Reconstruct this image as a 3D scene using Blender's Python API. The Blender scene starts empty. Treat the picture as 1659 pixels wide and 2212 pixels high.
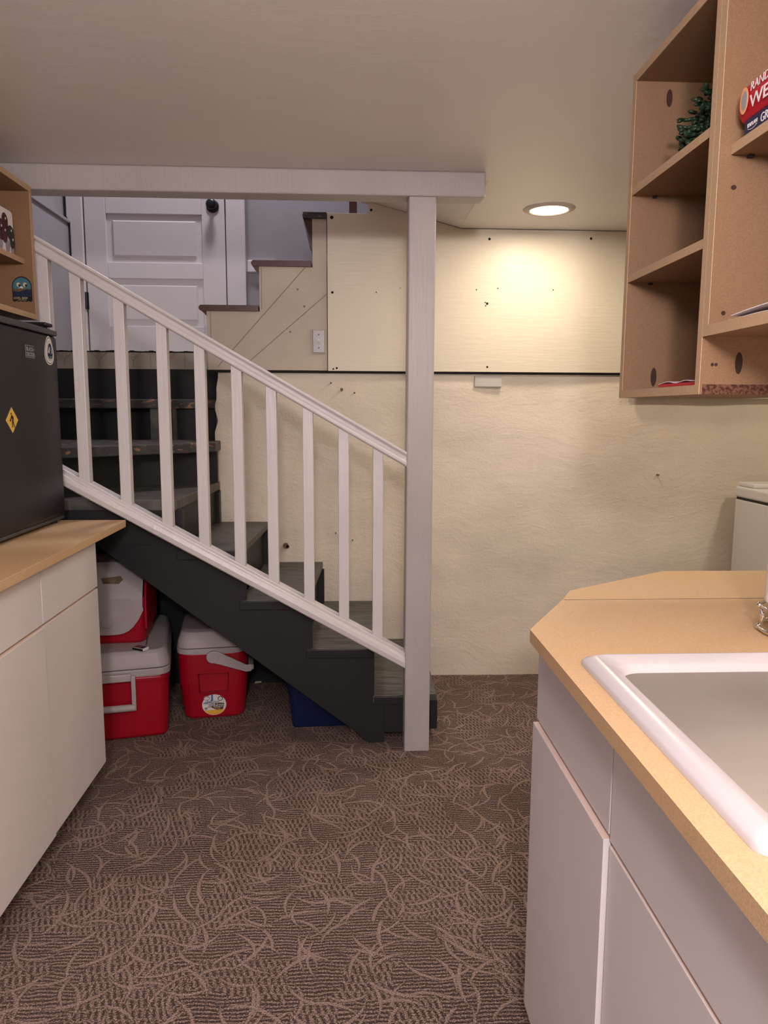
import bpy, bmesh, math, random
from mathutils import Vector, Matrix, noise
random.seed(7)
PI = math.pi
C = bpy.context.scene.collection
sc = bpy.context.scene

# ------------------------------------------------------------------ camera
cam = bpy.data.cameras.new('camera'); camo = bpy.data.objects.new('camera', cam); C.objects.link(camo)
R3 = ((0.9988404924777354, 0.0020875281986242594, -0.04809691063732775),
      (-0.047938885913361026, 0.1348474468272607, -0.9897060317597115),
      (0.004419706350075648, 0.9908641724828833, 0.13479116397446106))
camo.matrix_world = Matrix.Translation((0, 0, 1.30)) @ Matrix(R3).to_4x4()
cam.sensor_fit = 'VERTICAL'; cam.sensor_height = 24.0; cam.lens = 1600.0 * 24.0 / 2212.0
cam.clip_start = 0.02; cam.clip_end = 50
sc.camera = camo

# ------------------------------------------------------------------ world, view, lamps and added fill lights
w = bpy.data.worlds.new('world'); sc.world = w; w.use_nodes = True
w.node_tree.nodes['Background'].inputs[0].default_value = (0.9, 0.85, 1.0, 1)
w.node_tree.nodes['Background'].inputs[1].default_value = 0.02
sc.view_settings.view_transform = 'Standard'; sc.view_settings.look = 'None'
sc.view_settings.gamma = 1; sc.view_settings.use_curve_mapping = False
sc.view_settings.exposure = 0.0

def area(name, loc, rot, size, power, col, shape='DISK', spread=PI):
    l = bpy.data.lights.new(name, 'AREA'); l.shape = shape; l.size = size; l.energy = power; l.color = col; l.spread = spread
    if shape == 'RECTANGLE': l.size_y = size
    o = bpy.data.objects.new(name, l); C.objects.link(o); o.location = loc; o.rotation_euler = rot
    return o
NEUT = (1.0, 0.93, 0.97); WARM = (1.0, 0.87, 0.70)
def bulb(name, loc, r, power, col):
    l = bpy.data.lights.new(name, 'POINT'); l.shadow_soft_size = r; l.energy = power; l.color = col
    o = bpy.data.objects.new(name, l); C.objects.link(o); o.location = loc; return o
bulb('kitchen_lamp', (0.20, 0.38, 1.89), 0.10, 22.0, NEUT)
bulb('kitchen_lamp_rear', (-0.02, -0.85, 1.87), 0.10, 104.0, NEUT)
area('wall_fill_light', (2.10, 2.35, 2.10), (0, 0, 0), 0.16, 8.0, WARM)  # added unseen light, brightens the right part of the back wall
area('counter_fill_light', (0.98, 2.30, 2.11), (0, 0, 0), 0.15, 7.0, WARM)  # added light hidden behind the wall cabinet, brightens counter end and wall
area('corner_lamp', (0.826, 3.146, 2.112), (0, 0, 0), 0.15, 5.6, WARM)
area('stairwell_lamp', (-0.55, 3.75, 3.75), (0, 0, 0), 0.30, 24.0, (0.95, 0.91, 1.0))

# ------------------------------------------------------------------ node helpers
class S:
    def __init__(s, g, sock): s.g = g; s.k = sock
    def __add__(a, b): return a.g.m('ADD', a, b)
    def __radd__(a, b): return a.g.m('ADD', b, a)
    def __sub__(a, b): return a.g.m('SUBTRACT', a, b)
    def __rsub__(a, b): return a.g.m('SUBTRACT', b, a)
    def __mul__(a, b): return a.g.m('MULTIPLY', a, b)
    def __rmul__(a, b): return a.g.m('MULTIPLY', b, a)
    def __truediv__(a, b): return a.g.m('DIVIDE', a, b)
class G:
    def __init__(g, name, rough=0.5, spec=0.5, metal=0.0):
        g.mat = bpy.data.materials.new(name); g.mat.use_nodes = True; g.t = g.mat.node_tree
        g.b = g.t.nodes['Principled BSDF']
        g.b.inputs['Roughness'].default_value = rough; g.b.inputs['Metallic'].default_value = metal
        g.b.inputs['Specular IOR Level'].default_value = spec
    def n(g, kind, **kw):
        nd = g.t.nodes.new(kind)
        for k, v in kw.items(): setattr(nd, k, v)
        return nd
    def put(g, inp, v):
        if isinstance(v, S): g.t.links.new(v.k, inp)
        elif isinstance(v, (tuple, list)) and len(v) == 3 and inp.type == 'RGBA': inp.default_value = (*v, 1)
        else: inp.default_value = v
    def m(g, op, a, b=0.0, c=0.0, clamp=False):
        nd = g.n('ShaderNodeMath', operation=op); nd.use_clamp = clamp
        g.put(nd.inputs[0], a); g.put(nd.inputs[1], b); g.put(nd.inputs[2], c)
        return S(g, nd.outputs[0])
    def pos(g, world=True):
        if world: nd = g.n('ShaderNodeNewGeometry'); return S(g, nd.outputs['Position'])
        nd = g.n('ShaderNodeTexCoord'); return S(g, nd.outputs['Object'])
    def scale(g, p, s):
        nd = g.n('ShaderNodeMapping'); g.put(nd.inputs[0], p); nd.inputs['Scale'].default_value = s; return S(g, nd.outputs[0])
    def shift(g, p, s):
        nd = g.n('ShaderNodeMapping'); g.put(nd.inputs[0], p); nd.inputs['Location'].default_value = s; return S(g, nd.outputs[0])
    def sep(g, p):
        nd = g.n('ShaderNodeSeparateXYZ'); g.put(nd.inputs[0], p); return [S(g, o) for o in nd.outputs]
    def noise(g, p, s, detail=3, rough=0.5):
        nd = g.n('ShaderNodeTexNoise'); g.put(nd.inputs['Vector'], p); nd.inputs['Scale'].default_value = s
        nd.inputs['Detail'].default_value = detail; nd.inputs['Roughness'].default_value = rough; return S(g, nd.outputs[0])
    def mix(g, f, a, b):
        nd = g.n('ShaderNodeMix', data_type='RGBA'); g.put(nd.inputs[0], f); g.put(nd.inputs[6], a); g.put(nd.inputs[7], b)
        return S(g, nd.outputs[2])
    def step(g, x, lo, hi):
        nd = g.n('ShaderNodeMapRange'); nd.clamp = True; nd.interpolation_type = 'SMOOTHSTEP'
        g.put(nd.inputs[0], x); g.put(nd.inputs[1], lo); g.put(nd.inputs[2], hi); return S(g, nd.outputs[0])
    def col(g, v): g.put(g.b.inputs['Base Color'], v)
    def bump(g, h, dist, strength=1.0):
        nd = g.n('ShaderNodeBump'); nd.inputs['Strength'].default_value = strength; nd.inputs['Distance'].default_value = dist
        g.put(nd.inputs['Height'], h); g.t.links.new(nd.outputs[0], g.b.inputs['Normal'])

def plain(name, c, rough=0.5, var=0.08, vs=6.0, bs=0.0, bscale=60, spec=0.4, metal=0.0, stretch=(1, 1, 1)):
    g = G(name, rough, spec, metal); p = g.scale(g.pos(False), stretch)
    n1 = g.noise(p, vs, 4)
    f = g.step(n1, 0.3, 0.7)
    g.col(g.mix(f, tuple(x * (1 - var) for x in c), tuple(min(1, x * (1 + var)) for x in c)))
    if bs: g.bump(g.noise(p, bscale, 4), bs)
    return g.mat

def mdf(name, c, rough=0.55):
    g = G(name, rough, 0.35); p = g.pos(False)
    fine = g.step(g.noise(p, 420, 2), 0.35, 0.65); big = g.step(g.noise(p, 5, 3), 0.3, 0.7)
    a = g.mix(fine, tuple(x * 0.90 for x in c), tuple(x * 1.10 for x in c))
    g.col(g.mix(big * 0.35, a, tuple(x * y for x, y in zip(c, (1.04, 0.93, 0.80)))))
    g.bump(g.noise(p, 300, 2), 0.0003); return g.mat

def carpet():
    g = G('carpet_pile', 0.95, 0.1); P = g.pos(); x, y, z = g.sep(P)
    wob = g.noise(P, 14, 2); wx = x + (wob - 0.5) * 0.02; wy = y + (g.noise(P, 11, 2) - 0.5) * 0.022
    # patches of rib and patches of short dashes
    v = g.n('ShaderNodeTexVoronoi', voronoi_dimensions='2D'); v.distance = 'CHEBYCHEV'
    g.put(v.inputs['Vector'], P); v.inputs['Scale'].default_value = 8.5; v.inputs['Randomness'].default_value = 0.6
    sel, _, _ = g.sep(S(g, v.outputs['Color'])); sel = g.m('GREATER_THAN', sel, 0.52)
    rib = g.m('SINE', wy * (2 * PI / 0.0107)) * 0.5 + 0.5
    row = g.m('FLOOR', wy / 0.028)
    dash = (g.m('SINE', (wx + row * 0.004 + wy * 0.25) * (2 * PI / 0.0155)) * 0.5 + 0.5)
    gap = g.step(g.m('PINGPONG', wy, 0.014), 0.0012, 0.004)
    dash = (dash * gap + (1 - gap) * 0.75) * 0.82 + 0.16
    base = rib * (1 - sel) + dash * sel
    grain = g.step(g.noise(P, 300, 2), 0.3, 0.7); base = g.step(base + (grain - 0.5) * 0.9, 0.12, 0.88) * 0.92
    acc = None; arc_shade = None
    for i, (s, off, R, L, W) in enumerate([(6.8, (0, 0, 0), .12, .072, .0055), (7.4, (3.3, 1.7, 0), .09, .066, .0049), (5.6, (7.1, 5.2, 0), .17, .088, .0058),
                                           (8.0, (11.3, 2.4, 0), .075, .058, .0047), (6.4, (5.6, 9.9, 0), .11, .076, .0046), (7.4, (14.2, 6.1, 0), .10, .066, .0050)]):
        q0 = g.shift(P, off)
        v = g.n('ShaderNodeTexVoronoi', voronoi_dimensions='2D'); g.put(v.inputs['Vector'], q0); v.inputs['Scale'].default_value = s; v.inputs['Randomness'].default_value = 0.75
        cx, cy, _ = g.sep(S(g, v.outputs['Position'])); qx, qy, _ = g.sep(q0); r1, r2, r3 = g.sep(S(g, v.outputs['Color']))
        dx = qx - cx; dy = qy - cy; a = r1 * (2 * PI)
        ca = g.m('COSINE', a); sa = g.m('SINE', a)
        u = dx * ca + dy * sa; t = dy * ca - dx * sa + R
        d = g.m('ABSOLUTE', g.m('SQRT', u * u + t * t) - R)
        tp = g.m('SUBTRACT', 1.0, (u / L) * (u / L), clamp=True); tp = tp * g.step(t, 0.0, 0.01)
        mk = g.step(tp * W - d + (grain - 0.5) * 0.0035, -0.0014, 0.0016)
        mk2 = g.step(tp * W - d, -0.0040, 0.0)
        acc = mk if acc is None else g.m('MAXIMUM', acc, mk)
        arc_shade = mk2 if arc_shade is None else g.m('MAXIMUM', arc_shade, mk2)
    h = g.m('MAXIMUM', base * (1 - arc_shade * 0.45), acc * 0.95)  # ribs darkened round each arc, painting the raised pile's shadow
    big = g.step(g.noise(P, 1.6, 3), 0.3, 0.7)
    dark = g.mix(big, (0.062, 0.037, 0.035), (0.080, 0.050, 0.046)); light = g.mix(grain, (0.205, 0.138, 0.112), (0.42, 0.298, 0.245))
    g.col(g.mix(h, dark, light)); g.bump(h + grain * 0.5, 0.004, 0.8); return g.mat

def plaster():
    g = G('cream_plaster', 0.55, 0.3); P = g.pos()
    st = g.scale(P, (1, 1, 2.2)); ds = g.n('ShaderNodeTexNoise'); g.put(ds.inputs['Vector'], P); ds.inputs['Scale'].default_value = 3.0
    add = g.n('ShaderNodeVectorMath', operation='MULTIPLY_ADD'); g.put(add.inputs[0], S(g, ds.outputs['Color'])); add.inputs[1].default_value = (0.5, 0.5, 0.5); g.put(add.inputs[2], st)
    q = S(g, add.outputs[0])
    trowel = g.noise(g.scale(q, (1, 1, 1.9)), 9, 5, 0.6); fine = g.noise(P, 85, 3, 0.6); lump = g.noise(P, 4, 2)
    ridge = g.m('ABSOLUTE', g.noise(q, 5.5, 4) - 0.5)
    f = g.step(g.noise(P, 2.2, 4), 0.35, 0.7)
    c = g.mix(f, (0.78, 0.68, 0.55), (0.71, 0.63, 0.51))
    c = g.mix(g.step(fine, 0.5, 0.8) * 0.35, c, (0.80, 0.71, 0.58)); g.col(c)
    g.bump(trowel * 0.50 + fine * 0.32 + lump * 1.5 - g.step(ridge, 0.0, 0.02) * 0.03, 0.008, 0.7); return g.mat

def painted(name, c, c2, rough=0.45, grain=(1, 1, 12), bs=0.0012, spec=0.4):
    g = G(name, rough, spec); P = g.pos()
    gr = g.noise(g.scale(P, grain), 7, 4); bl = g.step(g.noise(P, 3, 4), 0.35, 0.7)
    g.col(g.mix(bl, c, c2)); g.bump(gr + g.noise(P, 70, 2) * 0.25, bs); return g.mat

def worn(name, c, c2, chip, amount=0.72, grain=(1, 8, 1)):
    g = G(name, 0.5, 0.35); P = g.pos()
    gr = g.noise(g.scale(P, grain), 9, 5); f = g.step(gr, 0.38, 0.62)
    a = g.mix(f, c, c2); ch = g.step(g.noise(g.scale(P, (1, 1, 3)), 22, 4), amount, amount + 0.03)
    g.col(g.mix(ch, a, chip)); g.bump(gr, 0.0015); return g.mat

M = {}
M['carpet'] = carpet(); M['plaster'] = plaster()
M['ceiling'] = painted('ceiling_paint', (0.74, 0.71, 0.70), (0.77, 0.73, 0.71), 0.38, (1, 3, 1), 0.0012, 0.4)
M['ply'] = painted('cream_panel_paint', (0.74, 0.66, 0.52), (0.70, 0.62, 0.49), 0.42, (1.5, 1, 14), 0.0012)
M['sideboard'] = painted('aged_cream_paint', (0.60, 0.52, 0.40), (0.50, 0.43, 0.34), 0.5, (1.5, 1, 10), 0.0012)
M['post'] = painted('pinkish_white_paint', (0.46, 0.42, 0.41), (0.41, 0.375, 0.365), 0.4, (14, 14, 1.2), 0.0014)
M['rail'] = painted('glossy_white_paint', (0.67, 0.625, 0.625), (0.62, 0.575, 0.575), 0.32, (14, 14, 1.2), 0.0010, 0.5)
M['door'] = painted('white_door_paint', (0.72, 0.67, 0.67), (0.69, 0.64, 0.64), 0.35, (6, 6, 2), 0.0004, 0.45)
M['lavender'] = painted('lavender_grey_wall_paint', (0.36, 0.34, 0.36), (0.32, 0.305, 0.325), 0.5, (2, 2, 2), 0.0008)
M['char'] = painted('charcoal_paint', (0.018, 0.0195, 0.020), (0.022, 0.023, 0.023), 0.45, (2, 1, 2), 0.0008, 0.25)
M['tread'] = worn('worn_charcoal_tread', (0.055, 0.053, 0.048), (0.120, 0.108, 0.092), (0.26, 0.17, 0.11), 0.78, (1, 9, 1))
M['nosing'] = worn('chipped_charcoal_nosing', (0.045, 0.045, 0.044), (0.060, 0.058, 0.055), (0.30, 0.15, 0.09), 0.60, (1, 6, 6))
M['tile'] = painted('patterned_vinyl', (0.42, 0.37, 0.30), (0.38, 0.33, 0.26), 0.4, (8, 1, 8), 0.0006)
M['tileline'] = plain('vinyl_line', (0.22, 0.18, 0.14), 0.6)
M['black'] = plain('black_gap', (0.008, 0.007, 0.008), 0.8)
M['browntread'] = painted('brown_varnished_tread', (0.085, 0.024, 0.017), (0.060, 0.018, 0.013), 0.35, (2, 8, 2), 0.0008, 0.5)
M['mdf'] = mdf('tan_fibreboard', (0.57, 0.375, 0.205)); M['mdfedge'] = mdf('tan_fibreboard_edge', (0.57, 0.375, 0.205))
M['shelfmdf'] = mdf('shaded_brown_fibreboard', (0.25, 0.143, 0.076)); M['shelfedge'] = mdf('fibreboard_cut_edge', (0.50, 0.335, 0.20))  # panel faces darker than the cut edges, their shade put into the colour
g = G('raw_chipboard', 0.9, 0.1); P = g.pos(False); g.col(g.mix(g.step(g.noise(P, 160, 3), 0.4, 0.6), (0.07, 0.028, 0.018), (0.17, 0.08, 0.05))); g.bump(g.noise(P, 160, 3), 0.002); M['chip'] = g.mat
M['brownhole'] = plain('hole_shadow_brown', (0.045, 0.020, 0.014), 0.9)
M['patch'] = plain('grey_filler_patch', (0.54, 0.51, 0.47), 0.5)
M['seamline'] = plain('faint_seam_brown', (0.24, 0.19, 0.14), 0.7)
M['lam'] = plain('white_laminate', (0.70, 0.64, 0.62), 0.42, 0.02, 3, 0.0, 60, 0.4)
M['lamedge'] = plain('peach_laminate_edge', (0.80, 0.60, 0.50), 0.5, 0.03)
M['carcass'] = plain('carcass_board', (0.45, 0.38, 0.33), 0.6)
M['dark'] = plain('toe_kick_dark', (0.03, 0.025, 0.025), 0.7)
M['sink'] = plain('white_sink_enamel', (0.55, 0.50, 0.50), 0.25, 0.02, 2, 0, 60, 0.5)
M['basin'] = plain('sink_basin', (0.42, 0.36, 0.295), 0.30, 0.04, 3, 0, 60, 0.5)  # same enamel as the rim, with the bowl's shade put into the colour
M['fridge'] = plain('black_fridge_metal', (0.011, 0.0105, 0.0105), 0.40, 0.05, 8, 0.0002, 500, 0.32)
M['fridgetrim'] = plain('dark_grey_plastic', (0.05, 0.05, 0.052), 0.4)
M['red'] = plain('red_cooler_plastic', (0.34, 0.002, 0.014), 0.36, 0.05, 5, 0.0002, 300, 0.45)
M['coolwhite'] = plain('off_white_plastic', (0.40, 0.355, 0.35), 0.42, 0.06, 6, 0.0002, 300)
M['stain'] = plain('brown_stain', (0.16, 0.10, 0.06), 0.7, 0.3, 40)
M['blue'] = plain('navy_plastic', (0.004, 0.012, 0.055), 0.4)
M['washer'] = plain('white_enamel', (0.74, 0.71, 0.68), 0.3, 0.01, 2, 0.0001, 600, 0.5)
M['chrome'] = plain('chrome', (0.75, 0.72, 0.70), 0.12, 0.0, 2, metal=1.0)
M['paper'] = plain('paper_white', (0.75, 0.68, 0.66), 0.9, 0.03, 20, 0.0015, 90)
M['white'] = plain('print_white', (0.78, 0.74, 0.72), 0.6, 0.0)
M['grey'] = plain('print_grey', (0.32, 0.31, 0.31), 0.6)
M['yellow'] = plain('print_yellow', (0.85, 0.50, 0.05), 0.5, 0.0)
M['ink'] = plain('print_black', (0.012, 0.011, 0.012), 0.5, 0.0)
M['navy'] = plain('print_navy', (0.012, 0.022, 0.06), 0.5, 0.0)
M['teal'] = plain('print_teal', (0.05, 0.17, 0.22), 0.5, 0.0)
M['olive'] = plain('print_olive', (0.14, 0.09, 0.05), 0.5, 0.0)
M['cream'] = plain('print_cream', (0.62, 0.50, 0.28), 0.5, 0.0)
M['cherry'] = plain('print_cherry', (0.06, 0.012, 0.02), 0.3, 0.1, 40)
M['cherryb'] = plain('print_dark_teal', (0.012, 0.025, 0.03), 0.3, 0.1, 40)
M['lilac'] = plain('print_lilac', (0.36, 0.30, 0.36), 0.6)
M['skyblue'] = plain('print_blue', (0.06, 0.22, 0.55), 0.5, 0.0)
M['brown'] = plain('print_brown', (0.16, 0.05, 0.03), 0.5, 0.0)
M['bookred'] = plain('book_red', (0.50, 0.006, 0.02), 0.35, 0.02)
M['booknavy'] = plain('book_navy', (0.022, 0.020, 0.060), 0.45, 0.02)
M['pages'] = plain('book_pages', (0.65, 0.58, 0.48), 0.8)
M['orange'] = plain('print_orange', (0.80, 0.38, 0.16), 0.5)
M['leaf'] = plain('dark_green_leaf', (0.020, 0.040, 0.019), 0.4, 0.45, 30)
M['pot'] = plain('white_pot', (0.70, 0.64, 0.62), 0.4)
M['knob'] = plain('black_knob', (0.010, 0.011, 0.016), 0.35)
M['ringtrim'] = plain('lamp_trim', (0.55, 0.48, 0.42), 0.5)
M['switch'] = plain('switch_metal', (0.36, 0.32, 0.315), 0.3, 0.03, 6)
g = G('lamp_glow'); g.b.inputs['Emission Color'].default_value = (1, 0.88, 0.66, 1); g.b.inputs['Emission Strength'].default_value = 9.0; M['glow'] = g.mat

# ------------------------------------------------------------------ mesh helpers
WLOC = {}
def wl(o):
    return Vector(o.location) + (wl(o.parent) if o.parent else Vector((0, 0, 0)))
class MB:
    def __init__(s): s.bm = bmesh.new()
    def box(s, x0, x1, y0, y1, z0, z1):
        a = [s.bm.verts.new((x, y, z)) for x in (x0, x1) for y in (y0, y1) for z in (z0, z1)]
        for f in ((0, 1, 3, 2), (4, 6, 7, 5), (0, 4, 5, 1), (2, 3, 7, 6), (0, 2, 6, 4), (1, 5, 7, 3)): s.bm.faces.new([a[i] for i in f])
        return s
    def prism(s, pts, axis, a, b):   # pts 2D outline; axis 'x': (y,z), 'y': (x,z), 'z': (x,y)
        def v(p, t): return {'x': (t, p[0], p[1]), 'y': (p[0], t, p[1]), 'z': (p[0], p[1], t)}[axis]
        A = [s.bm.verts.new(v(p, a)) for p in pts]; B = [s.bm.verts.new(v(p, b)) for p in pts]
        s.bm.faces.new(A); s.bm.faces.new(B[::-1]); n = len(pts)
        for i in range(n): s.bm.faces.new((A[i], B[i], B[(i + 1) % n], A[(i + 1) % n]))
        return s
    def loft(s, rings, cap=True, closed=True):
        V = [[s.bm.verts.new(p) for p in r] for r in rings]; n = len(V[0])
        for k in range(len(V) - 1):
            for i in range(n if closed else n - 1): s.bm.faces.new((V[k][i], V[k][(i + 1) % n], V[k + 1][(i + 1) % n], V[k + 1][i]))
        if cap: s.bm.faces.new(V[0][::-1]); s.bm.faces.new(V[-1])
        return s
    def tube(s, pts, r, n=10, closed=False):
        pts = [Vector(p) for p in pts]; rings = []; N = len(pts); up = Vector((0, 0, 1))
        for i, p in enumerate(pts):
            t = (pts[(i + 1) % N] - pts[i - 1]) if closed else (pts[min(i + 1, N - 1)] - pts[max(i - 1, 0)])
            t.normalize(); a = t.cross(up)
            if a.length < 1e-3: a = t.cross(Vector((0, 1, 0)))
            a.normalize(); b = t.cross(a)
            rr = r[i] if isinstance(r, (list, tuple)) else r
            rings.append([p + a * math.cos(2 * PI * k / n) * rr + b * math.sin(2 * PI * k / n) * rr for k in range(n)])
        if closed: rings.append(rings[0])
        return s.loft(rings, cap=not closed)
    def cyl(s, c, r, d, axis='z', n=32, r2=None):
        r2 = r if r2 is None else r2; rings = []
        for t, rr in ((0, r), (d, r2)):
            q = []
            for k in range(n):
                u, v = rr * math.cos(2 * PI * k / n), rr * math.sin(2 * PI * k / n)
                q.append({'z': (c[0] + u, c[1] + v, c[2] + t), 'y': (c[0] + u, c[1] + t, c[2] + v), 'x': (c[0] + t, c[1] + u, c[2] + v)}[axis])
            rings.append(q)
        return s.loft(rings)
    def lathe(s, c, prof, n=32):
        return s.loft([[(c[0] + r * math.cos(2 * PI * k / n), c[1] + r * math.sin(2 * PI * k / n), c[2] + z) for k in range(n)] for r, z in prof])
    def ball(s, c, r, sx=1, sy=1, sz=1, rot=None, n=8):
        m = Matrix.Translation(c) @ ((rot or Matrix.Identity(4))) @ Matrix.Diagonal((sx, sy, sz, 1)); k = n * 2
        top = s.bm.verts.new(m @ Vector((0, 0, r))); bot = s.bm.verts.new(m @ Vector((0, 0, -r))); rows = []
        for j in range(1, n):
            t = PI * j / n; rows.append([s.bm.verts.new(m @ Vector((r * math.sin(t) * math.cos(2 * PI * i / k), r * math.sin(t) * math.sin(2 * PI * i / k), r * math.cos(t)))) for i in range(k)])
        for i in range(k):
            i2 = (i + 1) % k; s.bm.faces.new((top, rows[0][i], rows[0][i2])); s.bm.faces.new((bot, rows[-1][i2], rows[-1][i]))
            for j in range(n - 2): s.bm.faces.new((rows[j][i], rows[j + 1][i], rows[j + 1][i2], rows[j][i2]))
        return s
    def build(s, name, mat, parent=None, bevel=0.0, local=False, smooth=False, seg=2, base=None):
        bmesh.ops.recalc_face_normals(s.bm, faces=s.bm.faces)
        me = bpy.data.meshes.new(name)
        if not local:
            if parent: off = wl(parent)
            elif base: off = Vector(base)
            else:
                xs = [v.co for v in s.bm.verts]
                off = Vector(((min(v.x for v in xs) + max(v.x for v in xs)) / 2, (min(v.y for v in xs) + max(v.y for v in xs)) / 2, min(v.z for v in xs)))
            for v in s.bm.verts: v.co -= off
        else: off = Vector((0, 0, 0))
        s.bm.to_mesh(me); s.bm.free()
        o = bpy.data.objects.new(name, me); C.objects.link(o); me.materials.append(M[mat] if isinstance(mat, str) else mat)
        if parent: o.parent = parent
        elif not local: o.location = off
        if smooth:
            for p in me.polygons: p.use_smooth = True
        if bevel:
            b = o.modifiers.new('bevel', 'BEVEL'); b.width = bevel; b.segments = seg; b.limit_method = 'ANGLE'; b.angle_limit = math.radians(35)
        return o
def thing(name, label, cat, loc, rotz=0, group=None):
    o = bpy.data.objects.new(name, None); C.objects.link(o); o.location = loc; o.rotation_euler = (0, 0, rotz); o.empty_display_size = 0.05
    o['label'] = label; o['category'] = cat
    if group: o['group'] = group
    return o
def tag(o, label, cat, group=None):
    o['label'] = label; o['category'] = cat
    if group: o['group'] = group
    return o
def struct(o): o['kind'] = 'structure'; return o
def box(name, mat, x0, x1, y0, y1, z0, z1, parent=None, bevel=0.0, local=False):
    return MB().box(x0, x1, y0, y1, z0, z1).build(name, mat, parent, bevel, local)

# flat prints on a surface: frame = (origin, u axis, v axis) ; offset along the normal
class Flat:
    def __init__(s, o, u, v, parent, local=False):
        s.o = Vector(o); s.u = Vector(u); s.v = Vector(v); s.n = s.u.cross(s.v); s.p = parent; s.local = local
    def at(s, a, b, h=0): return s.o + s.u * a + s.v * b + s.n * h
    def poly(s, name, mat, pts, h, th=0.0006):
        m = MB(); A = [m.bm.verts.new(s.at(a, b, h)) for a, b in pts]; B = [m.bm.verts.new(s.at(a, b, h + th)) for a, b in pts]
        m.bm.faces.new(A[::-1]); m.bm.faces.new(B); n = len(pts)
        for i in range(n): m.bm.faces.new((A[i], A[(i + 1) % n], B[(i + 1) % n], B[i]))
        return m.build(name, mat, s.p, local=s.local)
    def ell(s, name, mat, a, b, ra, rb, h, th=0.0006, n=28, rot=0, t0=0, t1=2 * PI):
        pts = []
        for k in range(n):
            t = t0 + (t1 - t0) * k / (n if t1 - t0 > 6.28 else n - 1); x, y = ra * math.cos(t), rb * math.sin(t)
            pts.append((a + x * math.cos(rot) - y * math.sin(rot), b + x * math.sin(rot) + y * math.cos(rot)))
        return s.poly(name, mat, pts, h, th)
    def text(s, txt, mat, a, b, size, h, sx=1.0, shear=0.0, name='lettering', bold=0.0, arc=0):
        cu = bpy.data.curves.new(name, 'FONT'); cu.body = txt; cu.size = size; cu.extrude = 0.0003; cu.shear = shear; cu.offset = bold; cu.resolution_u = 3
        t = bpy.data.objects.new('tmp', cu); C.objects.link(t)
        me = t.to_mesh().copy()
        bpy.data.objects.remove(t); me.name = name
        off = Vector((0, 0, 0)) if s.local else wl(s.p)
        for v in me.vertices:
            x, y = v.co.x * sx, v.co.y
            if arc: y += arc * (x - 0) ** 2
            v.co = s.at(a + x, b + y, h + v.co.z) - off
        o = bpy.data.objects.new(name, me); C.objects.link(o); me.materials.clear(); me.materials.append(M[mat]); o.parent = s.p
        return o

# ================================================================== ROOM SHELL
XL, XR, YB, YN, ZC = -1.45, 2.75, 3.524, -2.4, 2.127
struct(MB().box(XL - .1, XR, YN, 3.60, -0.05, 0.0).build('floor', 'carpet'))
m = MB(); m.box(XL - .1, XR, YN, 2.79, ZC, ZC + .06); m.box(0.51, XR, 2.79, 3.60, ZC, ZC + .06); struct(m.build('ceiling', 'ceiling'))
# plaster wall, uneven, with a ragged left edge where the winder steps turn away
m = MB(); bm = m.bm
def wallgrid(x0, x1, z0, z1, st=0.025):
    nx = int((x1 - x0) / st); nz = int((z1 - z0) / st); V = []
    for i in range(nx + 1):
        col = []
        for k in range(nz + 1):
            x = x0 + (x1 - x0) * i / nx; z = z0 + (z1 - z0) * k / nz
            d = noise.noise((x * 1.7, z * 2.1, 3.0)) * 0.016 + noise.noise((x * 6, z * 7, 1.0)) * 0.005
            e = min(1, (z1 - z) / 0.06); xx = x
            if i == 0 and x0 > -1: xx += noise.noise((z * 14, 2, 2)) * 0.016 - (1.48 - z) * 0.065
            col.append(bm.verts.new((xx, YB + d * e, z)))
        V.append(col)
    for i in range(nx):
        for k in range(nz): bm.faces.new((V[i][k], V[i + 1][k], V[i + 1][k + 1], V[i][k + 1]))
wallgrid(-0.604, XR, 0.0, 1.477)
wallgrid(XL - .1, -0.66, 0.0, 1.0, 0.05)
m.box(-0.55, XR, 3.548, 3.60, 0, 1.47)
o = m.build('wall_back', 'plaster', smooth=True); struct(o)
struct(box('wall_left', 'lavender', XL - .1, XL - .04, YN, 4.25, 0, 2.30))
struct(box('wall_right', 'ply', XR, XR + .1, YN, 3.6, 0, 2.2))
struct(box('wall_front', 'ply', XL - .1, XR + .1, YN - .1, YN, 0, 2.2))
struct(box('wall_partition', 'ply', 0.955, 1.05, YN, 1.485, 0, ZC))
# plywood panel over the plaster
o = struct(MB().prism([(-.093, 1.484), (XR, 1.484), (XR, 2.126), (.515, 2.126), (.092, 2.24), (.092, 2.185), (-.093, 2.185)], 'y', 3.496, 3.530).build('trim_1', 'ply', bevel=.0015))
m = MB()
for x, z, r in ((.647, 2.082, .006), (1.118, 2.091, .006), (-.071, 1.837, .006), (.592, 1.857, .003), (.691, 1.864, .003), (.643, 1.795, .006), (.634, 1.80, .003), (.636, 1.785, .003),
                (.65, 1.507, .005), (-.068, 1.493, .004), (-.052, 1.497, .005), (.106, 2.20, .006), (-.072, 2.165, .008), (.13, 1.84, .003), (.24, 1.86, .002), (.95, 1.86, .003), (1.6, 2.08, .006)):
    m.cyl((x, 3.4955, z), r, 0.002, 'y', 10)
m.build('nail_holes', 'black', o)
MB().tube([(.10, 3.493, 2.236), (.515, 3.493, 2.1275)], .0018, 6).build('joint_crack', 'black', o)
MB().tube([(.515, 3.494, 2.1270), (.9, 3.494, 2.1265), (1.4, 3.494, 2.1272), (XR - .02, 3.494, 2.1268)], .0013, 6).build('joint_crack', 'black', o)
struct(box('gap_shade_strip', 'black', -.64, XR, 3.508, 3.53, 1.475, 1.486))  # black strip painting the shade in the gap under the panel
struct(MB().box(1.33, XR, 3.47, 3.496, 1.367, 1.474).build('trim_3', 'ply', bevel=.004))
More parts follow.
